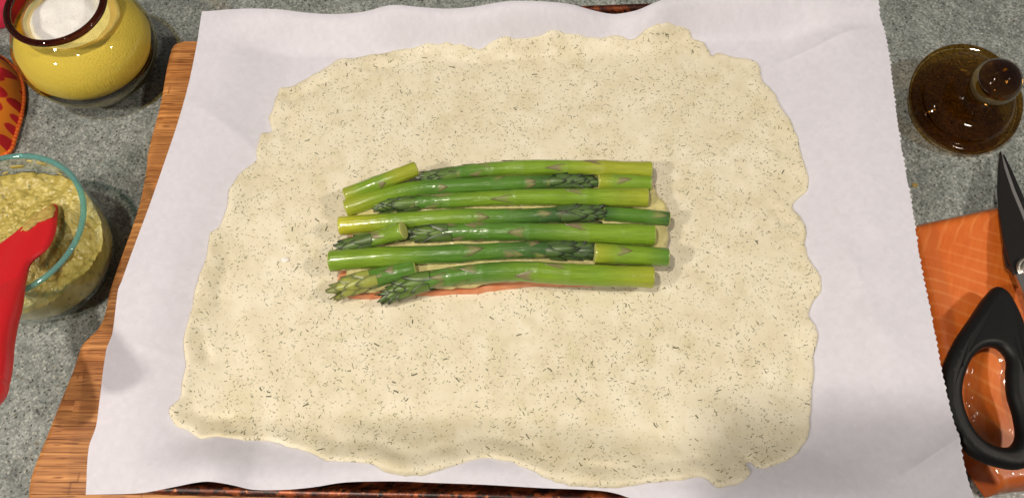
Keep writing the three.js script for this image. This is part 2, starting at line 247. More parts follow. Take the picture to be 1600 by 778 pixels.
{
  const g = slab(doughOutline, 0.0012, doughTop);
  const W = 2048, Hh = 1664, x0 = -0.2, z0 = -0.175, sx = 0.4 / W, sz = 0.325 / Hh;
  const img = new Float32Array(W * Hh * 3);
  for (let j = 0; j < Hh; j++) for (let i = 0; i < W; i++) {
    const x = x0 + i * sx, z = z0 + j * sz, a = fbm(x * 34, z * 34, 111, 4), b = fbm(x * 120, z * 120, 113, 3), k = (j * W + i) * 3;
    let c = mixc([217, 209, 182], [239, 234, 217], clamp(0.55 + (a - 0.5) * 0.6 + (b - 0.5) * 0.9));
    const h = fbm(x * 90 + 5, z * 90, 117, 3); if (h > 0.58) c = mixc(c, [192, 184, 140], clamp((h - 0.58) * 4) * 0.22);
    img[k] = c[0]; img[k + 1] = c[1]; img[k + 2] = c[2];
  }
  const r = rng(77);
  const stroke = (cx, cy, len, ang, wid, col, op) => {
    const bend = (r() - 0.5) * 0.9, n = Math.ceil(len * 1.5) + 1;
    const seen = new Map();
    for (let q = 0; q <= n; q++) {
      const t = q / n - 0.5, an = ang + bend * t, X = cx + Math.cos(an) * len * t, Y = cy + Math.sin(an) * len * t, R = Math.ceil(wid + 1);
      for (let yy = Math.floor(Y) - R; yy <= Y + R; yy++) for (let xx = Math.floor(X) - R; xx <= X + R; xx++) { if (xx < 0 || yy < 0 || xx >= W || yy >= Hh) continue; const d = Math.hypot(xx - X, yy - Y), o = clamp(wid - d + 0.5) * op, k = yy * W + xx; if (o > (seen.get(k) ?? 0)) seen.set(k, o); }
    }
    for (const [k, o] of seen) for (let c = 0; c < 3; c++) img[k * 3 + c] = lerp(img[k * 3 + c], col[c], o);
  };
  for (let q = 0; q < 19000; q++) {             // chopped dill rolled into the dough, part of it just below the surface
    const deep = r(), cx = r() * W, cy = r() * Hh; if (fbm(cx / 90, cy / 90, 119, 2) < 0.20 + r() * 0.3) continue;
    const len = 1.5 + r() * r() * 11, col = mixc([46, 48, 20], [86, 86, 46], r());
    stroke(cx, cy, len, (r() - 0.5) * 2.8, 0.48 + r() * 0.5, col, deep < 0.45 ? 0.12 + deep * 0.5 : 0.65 + r() * 0.35);
  }
  for (let q = 0; q < 16000; q++) stroke(r() * W, r() * Hh, 1 + r() * 3, r() * 3.1, 0.5 + r() * 0.7, [112, 112, 70], 0.15 + r() * 0.4);
  for (let q = 0; q < 110; q++) stroke(r() * W, r() * Hh, 7 + r() * 9, r() * 3.1, 1.0 + r() * 0.8, [44, 44, 20], 0.8);
  for (let q = 0; q < 240; q++) stroke(430 + r() * 760, 660 + r() * 480, 1 + r() * 2, r() * 3, 0.8 + r() * 0.8, [58, 44, 26], 0.8);   // ground pepper round the filling
  const t = dataTex(W, Hh, (i, j) => { const k = ((Hh - 1 - j) * W + i) * 3; return [img[k], img[k + 1], img[k + 2]]; });
  const p = g.attributes.position, uv = g.attributes.uv; for (let i = 0; i < p.count; i++) uv.setXY(i, (p.getX(i) - x0) / 0.4, 1 - (p.getZ(i) - z0) / 0.325);
  const grain = dataTex(256, 256, (i, j) => { const q = 128 + 160 * (fbm(i / 256 * 20, j / 256 * 20, 121, 4, 20) - 0.5); return [q, q, q]; }, false, [0.4 / 0.05, 0.325 / 0.05]);
  const m = mesh('dough', g, new THREE.MeshPhysicalMaterial({ map: t, color: rgb(0.95, 0.93, 0.88), roughness: 0.58, bumpMap: grain, bumpScale: 0.00018 }));
  tag(m, 'thin rolled-out cream dough flecked with chopped dill on parchment', 'dough');
}

// ---------------------------------------------------------------- filling
const fillY = (x, z) => paperY(x, z) + 0.0024;
const spreadColor = (x, z) => { const a = fbm(x * 260, z * 260, 131, 3), h = vnoise(x * 700, z * 700, 133); let c = mixc([0.36, 0.28, 0.05], [0.60, 0.50, 0.15], clamp(a * 1.6 - 0.3)); if (h > 0.88) c = mixc(c, [0.09, 0.10, 0.02], 0.75); return c; };
const spreadMat = new THREE.MeshPhysicalMaterial({ vertexColors: true, roughness: 0.42, clearcoat: 0.25, clearcoatRoughness: 0.25 });
{
  const so = smoothOutline(mm([[-101.9, 24.8], [-95.5, 30.7], [-86.2, 31.9], [-77.1, 31.1], [-58.8, 29.9], [-40.5, 29.2], [-22.1, 28.4], [-3.7, 26.0], [18.5, 24.0], [36.9, 24.4], [59.2, 22.4], [78.7, 18.4], [83.3, 6.3], [86.0, -18.8], [84.8, -45.1], [39.5, -53.2], [-39.3, -47.3], [-77.8, -33.5], [-92.5, -23.1], [-99.5, 6.3]]), 200).map(([x, z]) => [x + 0.0012 * (fbm(x * 150, z * 150, 141, 2) - 0.5), z + 0.002 * (fbm(x * 150, z * 150, 143, 2) - 0.5)]);
  const g = slab(so, 0.0011, (x, z, d) => fillY(x, z) + 0.0045 * round(d, 0.004) + 0.0006 * (fbm(x * 200, z * 200, 145, 2) - 0.5), 1, (x, z) => mixc([0.62, 0.17, 0.05], [0.78, 0.36, 0.2], fbm(x * 220 + z * 90, z * 60, 147, 3)));
  tag(mesh('salmon_slice', g, new THREE.MeshPhysicalMaterial({ vertexColors: true, roughness: 0.3, clearcoat: 0.4, clearcoatRoughness: 0.2 })), 'strip of orange salmon under the asparagus on the dough', 'salmon');
  const po = smoothOutline(mm([[-95.1, 25.6], [-81.9, 30.7], [-73.0, 28.7], [-54.7, 28.7], [-29.2, 27.9], [-3.7, 25.2], [18.3, 23.2], [47.6, 24.0], [75.3, 20.9], [78.5, 12.9], [89.6, 4.0], [92.4, -12.6], [92.7, -25.4], [88.5, -30.6], [82.3, -40.6], [39.1, -50.0], [-38.9, -43.7], [-73.2, -31.4], [-91.6, -21.1], [-93.0, 8.0]]), 240).map(([x, z]) => [x + 0.0022 * (fbm(x * 190, z * 190, 151, 2) - 0.5), z + 0.0032 * (fbm(x * 190, z * 190, 153, 2) - 0.5)]);
  const g2 = slab(po, 0.0009, (x, z, d) => fillY(x, z) + lerp(0.0018, 0.0084, sm(0.205, 0.195, x + 0.105)) + 0.0028 * round(d, 0.003) + 0.0022 * (fbm(x * 230, z * 230, 155, 3) - 0.4), 1, (x, z) => mixc(spreadColor(x, z), [0.60, 0.57, 0.30], 0.55));
  tag(mesh('mustard_spread', g2, spreadMat), 'layer of yellow herb mustard spread between salmon strip and asparagus', 'spread');
}

// ---------------------------------------------------------------- asparagus
function bractGeometry(A, kind, seed, base) {
  const nu = 8, nv = 6, pos = [], col = [], idx = [], r = rng(seed * 7 + 3), bend = (r() - 0.5) * 0.3, stalk = kind === 'stalk', warm = r(), dark = 0.75 + r() * 0.5;
  const end = stalk ? mixc([0.23, 0.19, 0.10], [0.20, 0.25, 0.06], warm) : null;
  for (let i = 0; i <= nu; i++) for (let j = 0; j <= nv; j++) {
    const u = i / nu, v = (j / nv) * 2 - 1, wid = A * (stalk ? Math.pow(1 - u, 0.85) * (0.8 + 0.2 * sm(0, 0.3, u)) : Math.pow(1 - u, 0.62) * (0.72 + 0.28 * sm(0, 0.35, u))), th = v * wid + bend * u * u;
    const rad = 1.004 + (stalk ? 0.03 + 0.05 * u : 0.06 + 0.16 * u) * (1 - v * v * 0.9) * sm(-0.05, 0.3, u);
    pos.push(u, Math.cos(th) * rad, Math.sin(th) * rad);
    const e = clamp(Math.max(Math.abs(v) ** 3 * 0.9, sm(0.55, 1, u)) + (r() - 0.5) * 0.2);
    const c = kind === 'tip' ? mixc([0.11 * dark, 0.19 * dark, 0.035], [0.022, 0.03, 0.018], e) : kind === 'dark' ? mixc([0.075 * dark, 0.14 * dark, 0.035], [0.014, 0.018, 0.014], e) : kind === 'pale' ? mixc([0.30 * dark, 0.33 * dark, 0.07], [0.09, 0.10, 0.03], e) : mixc(mixc(base, end, sm(0.12, 0.5, u)), [0.11, 0.07, 0.05], clamp(e * e * 0.9));
    col.push(...c);
  }
  for (let i = 0; i < nu; i++) for (let j = 0; j < nv; j++) { const a = i * (nv + 1) + j; idx.push(a, a + 1, a + nv + 1, a + 1, a + nv + 2, a + nv + 1); }
  return geom(pos, idx, null, col);
}
const bracts = { tip: [1, 2, 3, 4, 5].map((s) => bractGeometry(0.85, 'tip', s)), dark: [1, 2, 3, 4, 5].map((s) => bractGeometry(0.8, 'dark', s)), pale: [4, 5, 6].map((s) => bractGeometry(0.9, 'pale', s)) };
const streaks = dataTex(256, 128, (i, j) => { const q = 128 + 150 * (fbm(i / 256 * 6, j / 128 * 60, 161, 3, 60) - 0.5); return [q, q, q]; }, false);
const stalkMat = new THREE.MeshPhysicalMaterial({ vertexColors: true, roughness: 0.34, clearcoat: 0.55, clearcoatRoughness: 0.16, bumpMap: streaks, bumpScale: 0.0005 });
const bractMat = new THREE.MeshPhysicalMaterial({ vertexColors: true, roughness: 0.42, clearcoat: 0.25, clearcoatRoughness: 0.3, side: THREE.DoubleSide });
const cutMat = new THREE.MeshPhysicalMaterial({ color: rgb(0.50, 0.53, 0.14), roughness: 0.5, bumpMap: streaks, bumpScale: 0.0002 });
const YG = [0.33, 0.375, 0.03], LG = [0.19, 0.325, 0.022], MG = [0.092, 0.22, 0.026], DG = [0.045, 0.115, 0.027], TG = [0.03, 0.06, 0.022];
function spear(name, label, o) {      // path runs from the cut end to the tip (or to the other cut end)
  const g = thing(name, label, 'asparagus', [0, 0, 0], o.group), pts = mm(o.path).map(([x, z, y]) => new THREE.Vector3(x, y, z));
  const curve = new THREE.CatmullRomCurve3(pts, false, 'centripetal'), len = curve.getLength(), r = rng(o.seed ?? 1), tl = o.tip ?? 0, ts = 1 - tl / len, N = Math.max(24, Math.round(len / 0.0008)), M = 40;
  const Y = new THREE.Vector3(0, 1, 0), frame = (t) => { const p = curve.getPointAt(clamp(t)), T = curve.getTangentAt(clamp(t)), S = new THREE.Vector3().crossVectors(T, Y).normalize(), U = new THREE.Vector3().crossVectors(S, T).normalize(); return { p, T, S, U }; };
  const radius = (t) => { const base = lerp(o.r[0], o.r[1], Math.min(1, t / Math.max(ts, 1e-6))) * (1 + 0.10 * (vnoise(t * len * 70, o.seed, 171) - 0.5)); if (!tl || t < ts) return base; const s = (t - ts) / (1 - ts); return o.r[1] * (1 + 0.12 * Math.sin(s * 2.4)) * Math.pow(Math.max(0, 1 - Math.pow(s, o.sharp ?? 1.9)), 0.62) * 0.9 + 0.0001; };
  const stops = o.colors, colour = (t) => { const q = t * (stops.length - 1), i = Math.min(stops.length - 2, Math.floor(q)); return mixc(stops[i], stops[i + 1], q - i); };
  const nodes = (o.bracts ?? []).map((b) => b[0]);
  const pos = [], uv = [], col = [], idx = [];
  for (let i = 0; i <= N; i++) {
    const t = i / N, f = frame(t); let rr = radius(t);
    for (const n of nodes) rr *= 1 + 0.035 * gauss((t - n) * len, 0.0022);
    if (i === 0) rr *= 0.965; if (!tl && i === N) rr *= 0.965;
    const cb = colour(t);
    for (let j = 0; j <= M; j++) {
      const a = (j / M) * Math.PI * 2, rk = rr * (1 + 0.012 * Math.sin(a * 5 + o.seed) + 0.009 * Math.sin(a * 13 + 2 * o.seed + 2 * Math.sin(t * len * 60)) + 0.03 * (vnoise(t * len * 160 + 50, Math.cos(a) * 1.5 + 9, o.seed + 3) - 0.5) + 0.03 * sm(0.5, 0.75, vnoise(t * len * 55, o.seed * 3.3, 177)) * (vnoise(t * len * 1100, Math.abs(j - M / 2) * 0.45, o.seed + 5) - 0.5));
      pos.push(f.p.x + (f.U.x * Math.cos(a) + f.S.x * Math.sin(a)) * rk, f.p.y + (f.U.y * Math.cos(a) + f.S.y * Math.sin(a)) * rk, f.p.z + (f.U.z * Math.cos(a) + f.S.z * Math.sin(a)) * rk);
      uv.push(t * len / 0.05, j / M);
      const n = 0.78 + 0.44 * fbm(t * len * 120, hash(j % M, o.seed, 7) * 40, o.seed + 7, 3);
      let bloom = 0; for (const q of nodes) { const e = (t - q) * len; if (e > 0 && e < 0.011) bloom = Math.max(bloom, 0.5 * (1 - e / 0.011)); }
      const c = mixc(cb, [cb[0] * 0.95 + 0.035, cb[1] * 0.95 + 0.04, cb[2] + 0.035], bloom); col.push(c[0] * n, c[1] * n, c[2] * n);
    }
  }
  for (let i = 0; i < N; i++) for (let j = 0; j < M; j++) { const a = i * (M + 1) + j; idx.push(a, a + 1, a + M + 1, a + 1, a + M + 2, a + M + 1); }
  mesh('stalk', geom(pos, idx, uv, col), stalkMat, g);
  const cap = (t, dir) => {
    const f = frame(t), R = radius(t), P = [], I = [], UV = [], rings = [[0.972, 0], [0.9, 0.0005], [0.6, 0.0008], [0.25, 0.0007]];
    rings.forEach(([k, h]) => { for (let j = 0; j < M; j++) { const a = (j / M) * Math.PI * 2, q = R * k; P.push(f.p.x + (f.U.x * Math.cos(a) + f.S.x * Math.sin(a)) * q + f.T.x * dir * h, f.p.y + (f.U.y * Math.cos(a) + f.S.y * Math.sin(a)) * q + f.T.y * dir * h, f.p.z + (f.U.z * Math.cos(a) + f.S.z * Math.sin(a)) * q + f.T.z * dir * h); UV.push(Math.cos(a) * k, Math.sin(a) * k); } });
    const c = P.length / 3; P.push(f.p.x + f.T.x * dir * 0.0007, f.p.y + f.T.y * dir * 0.0007, f.p.z + f.T.z * dir * 0.0007); UV.push(0, 0);
    for (let k = 0; k < rings.length - 1; k++) for (let j = 0; j < M; j++) { const a = k * M + j, b = k * M + (j + 1) % M; if (dir < 0) I.push(a, a + M, b, b, a + M, b + M); else I.push(a, b, a + M, b, b + M, a + M); }
    for (let j = 0; j < M; j++) { const a = (rings.length - 1) * M + j, b = (rings.length - 1) * M + (j + 1) % M; if (dir < 0) I.push(a, c, b); else I.push(a, b, c); }
    mesh('cut_end', geom(P, I, UV), cutMat, g);
  };
  cap(0, -1); if (!tl) cap(1, 1);
  const place = (geo, t, ang, L, R0, R1) => {
    const f = frame(t), d = f.U.clone().multiplyScalar(Math.cos(ang)).addScaledVector(f.S, Math.sin(ang)), s = new THREE.Vector3().crossVectors(f.T, d).normalize();
    const X = f.T.clone().multiplyScalar(L * (o.flip && !tl ? -1 : 1)).addScaledVector(d, R1 - R0);
    const m = mesh('bract', geo, bractMat, g); m.matrixAutoUpdate = false; m.matrix.makeBasis(X, d.multiplyScalar(R0), s.multiplyScalar(R0)).setPosition(f.p); m.matrix.decompose(m.position, m.quaternion, m.scale); m.matrixAutoUpdate = true;
  };
  for (const [t, ang, L] of o.bracts ?? []) place(bractGeometry(0.6 + r() * 0.4, 'stalk', Math.floor(r() * 999), colour(t)), t, ang, L / 1000 * (0.7 + 0.4 * r()), radius(t), radius(t) * (1 - 0.02 * r()));
  if (tl) {
    for (let k = 0; k < 6; k++) { const t = ts - (0.026 - 0.0042 * k) / len; if (t < 0.12) continue; place(bractGeometry(0.7, 'stalk', 40 + k + o.seed, colour(t)), t, k * 2.2 + o.seed * 1.3, 0.0085 + 0.002 * r(), radius(t) * 1.0, radius(t) * 1.02); }
    const set = bracts[o.scales ?? 'tip'], K = o.scales === 'pale' ? 26 : 42;
    for (let k = 0; k < K; k++) { const q = Math.pow(k / (K - 1), 0.9), t = lerp(ts - 0.005 / len, 1 - 0.0035 / len, q), L = lerp(0.0125, 0.007, q) * (0.75 + 0.6 * r()), R0 = radius(t) * 1.02 + 0.0003; place(set[Math.floor(r() * set.length)], t, k * 2.39996 + (r() - 0.5) * 0.9 + o.seed, Math.min(L, (1 - t) * len + 0.003), R0 * (0.94 + 0.14 * r()), R0 * (0.95 + 0.12 * r())); }
  }
  return g;
}
const LONG = 'whole asparagus spears laid side by side', SHORT = 'short cut lengths of asparagus';
spear('asparagus_piece', 'short yellow-green cut length lying slanted on the top left corner of the asparagus pile', { seed: 11, group: SHORT, path: [[-98.9, -28.8, 43.0], [-85.7, -34.0, 44.5], [-70.6, -39.7, 46.0], [-57.6, -45.4, 46.0]], r: [0.0047, 0.0049], colors: [YG, LG, LG, YG, YG], bracts: [[0.42, 0.9, 7]] });
spear('asparagus_spear', 'outermost asparagus spear, yellow-green with its tip tucked behind the slanted cut piece', { seed: 12, group: LONG, path: [[83.9, -46.5, 42.5], [50.3, -47.8, 42.5], [11.6, -48.0, 43.0], [-19.3, -46.2, 43.0], [-38.5, -43.1, 43.0], [-55.8, -38.9, 42.0]], r: [0.0053, 0.0042], tip: 0.018, colors: [YG, YG, LG, LG, MG, DG], bracts: [[0.2, 0.5, 14], [0.36, -0.5, 14], [0.68, 0.4, 12], [0.82, -0.4, 12], [0.55, 1.4, 12]] });
spear('asparagus_spear', 'asparagus spear with pale butt beside the slanted cut piece and dark tip', { seed: 13, scales: 'dark', group: LONG, path: [[-98.2, -21.0, 41.5], [-83.6, -26.0, 42.5], [-61.1, -32.7, 43.0], [-30.6, -35.3, 43.0], [7.7, -37.4, 43.0], [30.7, -38.3, 43.0], [51.4, -37.7, 42.5]], r: [0.0052, 0.0041], tip: 0.024, colors: [YG, LG, MG, MG, MG, DG, TG], bracts: [[0.36, 0.5, 10], [0.58, -0.4, 10], [0.7, 0.8, 9]] });
spear('asparagus_piece', 'short light green cut length between two yellow-green butts', { seed: 14, group: SHORT, path: [[52.2, -38.6, 42.5], [67.2, -38.1, 42.5], [83.0, -37.5, 42.0]], r: [0.0047, 0.0048], colors: [YG, LG, LG, LG], bracts: [[0.25, 0.2, 13], [0.6, -1.4, 13]] });
spear('asparagus_spear', 'asparagus spear whose slim dark tip points at the pale spread-smeared butt', { seed: 15, group: LONG, path: [[80.0, -27.0, 44.0], [37.9, -27.4, 44.0], [0.0, -27.0, 44.0], [-37.9, -25.4, 43.0], [-60.7, -23.9, 42.5], [-82.0, -21.7, 41.0]], r: [0.0056, 0.0042], tip: 0.023, sharp: 1.5, colors: [YG, LG, LG, LG, MG, DG], bracts: [[0.22, 0.3, 15], [0.48, -0.6, 14], [0.72, 0.5, 13], [0.86, -0.2, 9]] });
spear('asparagus_spear', 'asparagus spear with bright yellow butt and blackish feathered tip', { seed: 16, scales: 'dark', group: LONG, path: [[-100.7, -9.2, 42.5], [-67.4, -11.6, 43.5], [-30.0, -14.1, 43.5], [7.5, -14.9, 43.5], [30.1, -16.2, 43.5], [54.2, -17.3, 43.0]], r: [0.0056, 0.0046], tip: 0.024, sharp: 3.0, colors: [[0.52, 0.5, 0.03], LG, LG, MG, DG, TG], bracts: [[0.5, 0.4, 10], [0.62, -0.9, 10], [0.75, 0.2, 9]] });
spear('asparagus_piece', 'short deep green cut length with a pointed purple scale reaching past the spread', { seed: 17, group: SHORT, path: [[54.3, -17.1, 42.5], [71.5, -15.9, 42.5], [92.2, -14.0, 42.0]], r: [0.0045, 0.0045], colors: [DG, MG, MG, MG, DG], bracts: [[0.66, 0.0, 13]] });
spear('asparagus_spear', 'thick green asparagus spear with its dark tip against the round cut end', { seed: 18, group: LONG, path: [[82.2, -2.1, 44.5], [37.1, -3.7, 44.5], [0.0, -4.5, 44.5], [-37.2, -4.6, 43.5], [-62.6, -4.0, 42.0]], r: [0.0064, 0.0047], tip: 0.023, colors: [LG, LG, MG, MG, DG], bracts: [[0.26, 0.4, 16], [0.5, -0.6, 13], [0.66, 0.7, 12]] });
spear('asparagus_piece', 'short asparagus tip with pale round cut end resting on the neighbouring tip', { seed: 19, group: SHORT, path: [[-62.1, -2.0, 51.5], [-73.7, -0.7, 46.5], [-85.2, 1.3, 43.0], [-100.6, 4.9, 40.0]], r: [0.0050, 0.0043], tip: 0.017, colors: [LG, LG, MG, DG], bracts: [[0.35, 0.6, 8]] });
spear('asparagus_spear', 'thick mid-green asparagus spear with square-cut butt overhanging the filling', { seed: 20, scales: 'dark', group: LONG, path: [[-104.1, 13.2, 42.5], [-73.2, 11.4, 44.0], [-36.7, 9.4, 44.0], [0.0, 7.2, 43.5], [25.8, 6.8, 43.5], [47.1, 7.4, 43.0]], r: [0.0062, 0.0046], tip: 0.023, sharp: 3.0, colors: [LG, LG, MG, MG, DG, TG], bracts: [[0.5, 0.1, 13], [0.64, 0.9, 11], [0.74, -0.5, 10]] });
spear('asparagus_piece', 'short bright cut length with a purple scale near its paler end', { seed: 21, group: SHORT, path: [[47.5, 9.9, 46.0], [67.6, 10.9, 45.5], [88.9, 11.7, 44.5]], r: [0.0058, 0.0053], colors: [YG, LG, LG, MG], bracts: [[0.26, -0.1, 12]] });
spear('asparagus_piece', 'short asparagus tip with pale open scales over the bare salmon end', { seed: 22, group: SHORT, path: [[-55.5, 18.3, 42.5], [-69.1, 21.5, 42.5], [-83.4, 25.4, 42.5], [-102.1, 30.7, 39.0]], r: [0.0050, 0.0054], tip: 0.023, scales: 'pale', colors: [MG, MG, MG, LG, MG], bracts: [[0.2, 0.2, 9]] });
spear('asparagus_spear', 'thickest asparagus spear along the salmon edge with drooping pointed tip', { seed: 23, group: LONG, path: [[79.5, 23.9, 44.5], [36.2, 22.3, 44.5], [0.0, 20.4, 44.5], [-29.0, 22.5, 44.0], [-52.5, 26.6, 42.5], [-74.0, 34.3, 38.5]], r: [0.0064, 0.0052], tip: 0.026, sharp: 1.5, colors: [YG, LG, LG, MG, MG, DG], bracts: [[0.3, 0.5, 16], [0.42, -0.8, 14], [0.62, 0.3, 13], [0.74, -0.3, 11]] });

// ---------------------------------------------------------------- sugar jar
const glassSheet = (c, rough = 0.02) => new THREE.MeshPhysicalMaterial({ color: c, roughness: rough, transmission: 1, thickness: 0, ior: 1.42, side: THREE.DoubleSide });
const glassSolid = (c, dist, rough = 0.02) => new THREE.MeshPhysicalMaterial({ color: 0xffffff, roughness: rough, transmission: 1, thickness: 0.01, ior: 1.5, attenuationColor: c, attenuationDistance: dist });
const lathe = (pts, n = 72) => new THREE.LatheGeometry(new THREE.SplineCurve(pts.map(([r, y]) => new THREE.Vector2(r, y))).getPoints(pts.length * 6), n);
const latheSharp = (pts, n = 72) => new THREE.LatheGeometry(pts.map(([r, y]) => new THREE.Vector2(r, y)), n);
{
  const jar = thing('sugar_jar', 'round-bellied amber glass jar of white sugar with a flared dark rim', 'jar', [-0.2845, 0, -0.147]);
  const belly = [[0.0215, 0.0035], [0.026, 0.0045], [0.034, 0.0105], [0.0415, 0.0215], [0.0447, 0.034], [0.0425, 0.0465], [0.0355, 0.0565], [0.0275, 0.0615], [0.0242, 0.0640]];
  mesh('body', lathe(belly), glassSheet(rgb(0.88, 0.78, 0.30)), jar);
  mesh('neck', lathe([[0.0242, 0.0640], [0.0243, 0.0662], [0.0262, 0.0692], [0.0290, 0.0715]]), glassSheet(rgb(0.66, 0.38, 0.08)), jar);
  mesh('rim', new THREE.TorusGeometry(0.0293, 0.0022, 16, 72).rotateX(Math.PI / 2).translate(0, 0.0722, 0), glassSolid(rgb(0.22, 0.08, 0.012), 0.0028), jar);
  mesh('base', lathe([[0.0001, 0.0006], [0.0195, 0.0006], [0.0245, 0.0036], [0.0325, 0.0098], [0.0395, 0.0192], [0.0420, 0.0265], [0.0400, 0.0262], [0.0345, 0.0205], [0.026, 0.0160], [0.0001, 0.0158]]), glassSolid(rgb(0.16, 0.14, 0.05), 0.006), jar);
  const sg = [], top = 0.0565;
  { const pos = [], idx = [], n = 72, prof = [[0.0001, 0.0163], [0.0255, 0.0165], [0.0338, 0.0212], [0.0390, 0.0266], [0.0426, 0.0345], [0.0408, 0.0460], [0.0335, 0.0553]];
    prof.forEach(([r, y]) => { for (let j = 0; j < n; j++) { const a = (j / n) * 2 * Math.PI; pos.push(r * Math.cos(a), y, r * Math.sin(a)); } });
    for (let q = 1; q <= 14; q++) for (let j = 0; j < n; j++) { const r = 0.0335 * (1 - q / 14) + 0.00005, a = (j / n) * 2 * Math.PI, x = r * Math.cos(a), z = r * Math.sin(a); pos.push(x, 0.0553 + 0.0035 * sm(0, 0.6, q / 14) - 0.05 * x * sm(0, 0.3, q / 14) * 1.2 + 0.0022 * (fbm(x * 130, z * 130, 181, 3) - 0.5), z); }
    for (let k = 0; k < prof.length + 13; k++) for (let j = 0; j < n; j++) { const a = k * n + j, b = k * n + (j + 1) % n; idx.push(a, a + n, b, b, a + n, b + n); }
    const gr = dataTex(256, 256, (i, j) => { const q = 255 * hash(i, j, 185); return [q, q, q]; }, false);
    const g = geom(pos, idx, pos.filter((_, i) => i % 3 !== 1).map((v) => v / 0.06));
    mesh('sugar', g, new THREE.MeshStandardMaterial({ color: rgb(0.86, 0.85, 0.83), roughness: 0.9, bumpMap: gr, bumpScale: 0.0004 }), jar); }
}

// ---------------------------------------------------------------- glass bowl with mustard mixture
{
  const C = [-0.2888, 0, -0.0028];
  const bowl = thing('glass_bowl', 'clear glass bowl with greenish rim holding yellow mustard mixture', 'bowl', C);
  const outer = [[0.0001, 0.0008], [0.030, 0.0008], [0.0375, 0.0030], [0.0425, 0.0095], [0.0448, 0.022], [0.0458, 0.040], [0.0468, 0.0560]];
  const inner = [[0.0447, 0.036], [0.0449, 0.042], [0.0447, 0.050], [0.0442, 0.0560]];
  mesh('outer_wall', lathe(outer), glassSheet(rgb(0.93, 0.97, 0.94)), bowl);
  mesh('inner_wall', lathe(inner), glassSheet(rgb(0.95, 0.98, 0.96)), bowl);
  mesh('rim', new THREE.TorusGeometry(0.0453, 0.0017, 16, 96).scale(1, 1, 0.75).rotateX(Math.PI / 2).translate(0, 0.0567, 0), new THREE.MeshPhysicalMaterial({ color: rgb(0.34, 0.66, 0.63), roughness: 0.05, transmission: 0.72, thickness: 0, ior: 1.5, clearcoat: 1, clearcoatRoughness: 0.05 }), bowl);
  // the mixture: heaped against the back wall, scraped low towards the board
  const mix = thing('mustard_mixture', 'lumpy yellow mustard and herb mixture inside the glass bowl', 'sauce', C);
  const pos = [], col = [], idx = [], n = 260, nr = 80;
  const wallR = (y) => { const p = [[0, 0.0024], [0.0285, 0.0024], [0.036, 0.0045], [0.041, 0.0105], [0.0434, 0.022], [0.0444, 0.040], [0.0437, 0.056]]; for (let i = 1; i < p.length; i++) if (y <= p[i][1]) return lerp(p[i - 1][0], p[i][0], (y - p[i - 1][1]) / Math.max(1e-6, p[i][1] - p[i - 1][1])); return 0.0437; };
  const level = (x, z) => { const s = (x * 0.75 + z * 0.66) / 0.042; return 0.0405 - 0.008 * sm(-0.1, 0.75, s) + 0.003 * Math.sin(x * 90 + 1) * Math.cos(z * 80) + 0.0050 * (fbm(x * 150 + 7, z * 150, 191, 4) - 0.45) + 0.0022 * (fbm(x * 620, z * 620, 193, 2) - 0.5); };
  for (let k = 0; k <= nr; k++) for (let j = 0; j < n; j++) {
    const a = (j / n) * 2 * Math.PI, ca = Math.cos(a), sa = Math.sin(a), ye = clamp(level(0.042 * ca, 0.042 * sa), 0.02, 0.05), R = wallR(ye);
    let x, y, z; if (k < 10) { const q = k / 10; y = lerp(0.0026, ye, q); const r = wallR(y) - 0.0003 - 0.0004 * hash(j, k, 3); x = r * ca; z = r * sa; } else { const r = R * (1 - (k - 10) / (nr - 10)); x = r * ca; z = r * sa; y = lerp(level(x, z), ye, sm(0.9, 1, r / R)); }
    pos.push(x, y, z);
    col.push(...spreadColor(x * 0.9 + 3, (z + y) * 0.9));
  }
  for (let k = 0; k < nr; k++) for (let j = 0; j < n; j++) { const a = k * n + j, b = k * n + (j + 1) % n; idx.push(a, a + n, b, b, a + n, b + n); }
  mesh('mixture', geom(pos, idx, null, col), spreadMat, mix);
  const r = rng(31);
  for (const [a, y, s] of [[-1.75, 0.0475, 0.0042], [-1.95, 0.044, 0.002], [-2.2, 0.041, 0.0032], [-2.6, 0.046, 0.0026], [-1.35, 0.0525, 0.003], [-1.5, 0.0535, 0.0018], [-2.45, 0.0405, 0.002], [-1.2, 0.043, 0.0022]]) {
    const g = new THREE.SphereGeometry(1, 14, 10), p = g.attributes.position, cc = [];
    for (let i = 0; i < p.count; i++) { const k = 0.7 + 0.6 * fbm(p.getX(i) * 2 + y * 900, p.getY(i) * 2 + p.getZ(i), 201, 2); p.setXYZ(i, p.getX(i) * k, p.getY(i) * k, p.getZ(i) * k); cc.push(...spreadColor(p.getX(i) * 0.004 + y, p.getY(i) * 0.004)); }
    g.setAttribute('color', new THREE.Float32BufferAttribute(cc, 3)); g.computeVertexNormals();
    const m = mesh('smear', g, spreadMat, mix), R = wallR(y) - 0.0002; m.scale.set(0.0006, s * 0.5, s); m.position.set(R * Math.cos(a), y, R * Math.sin(a)); m.rotation.set(0, -a, (r() - 0.5) * 0.8, 'YXZ');
  }
}

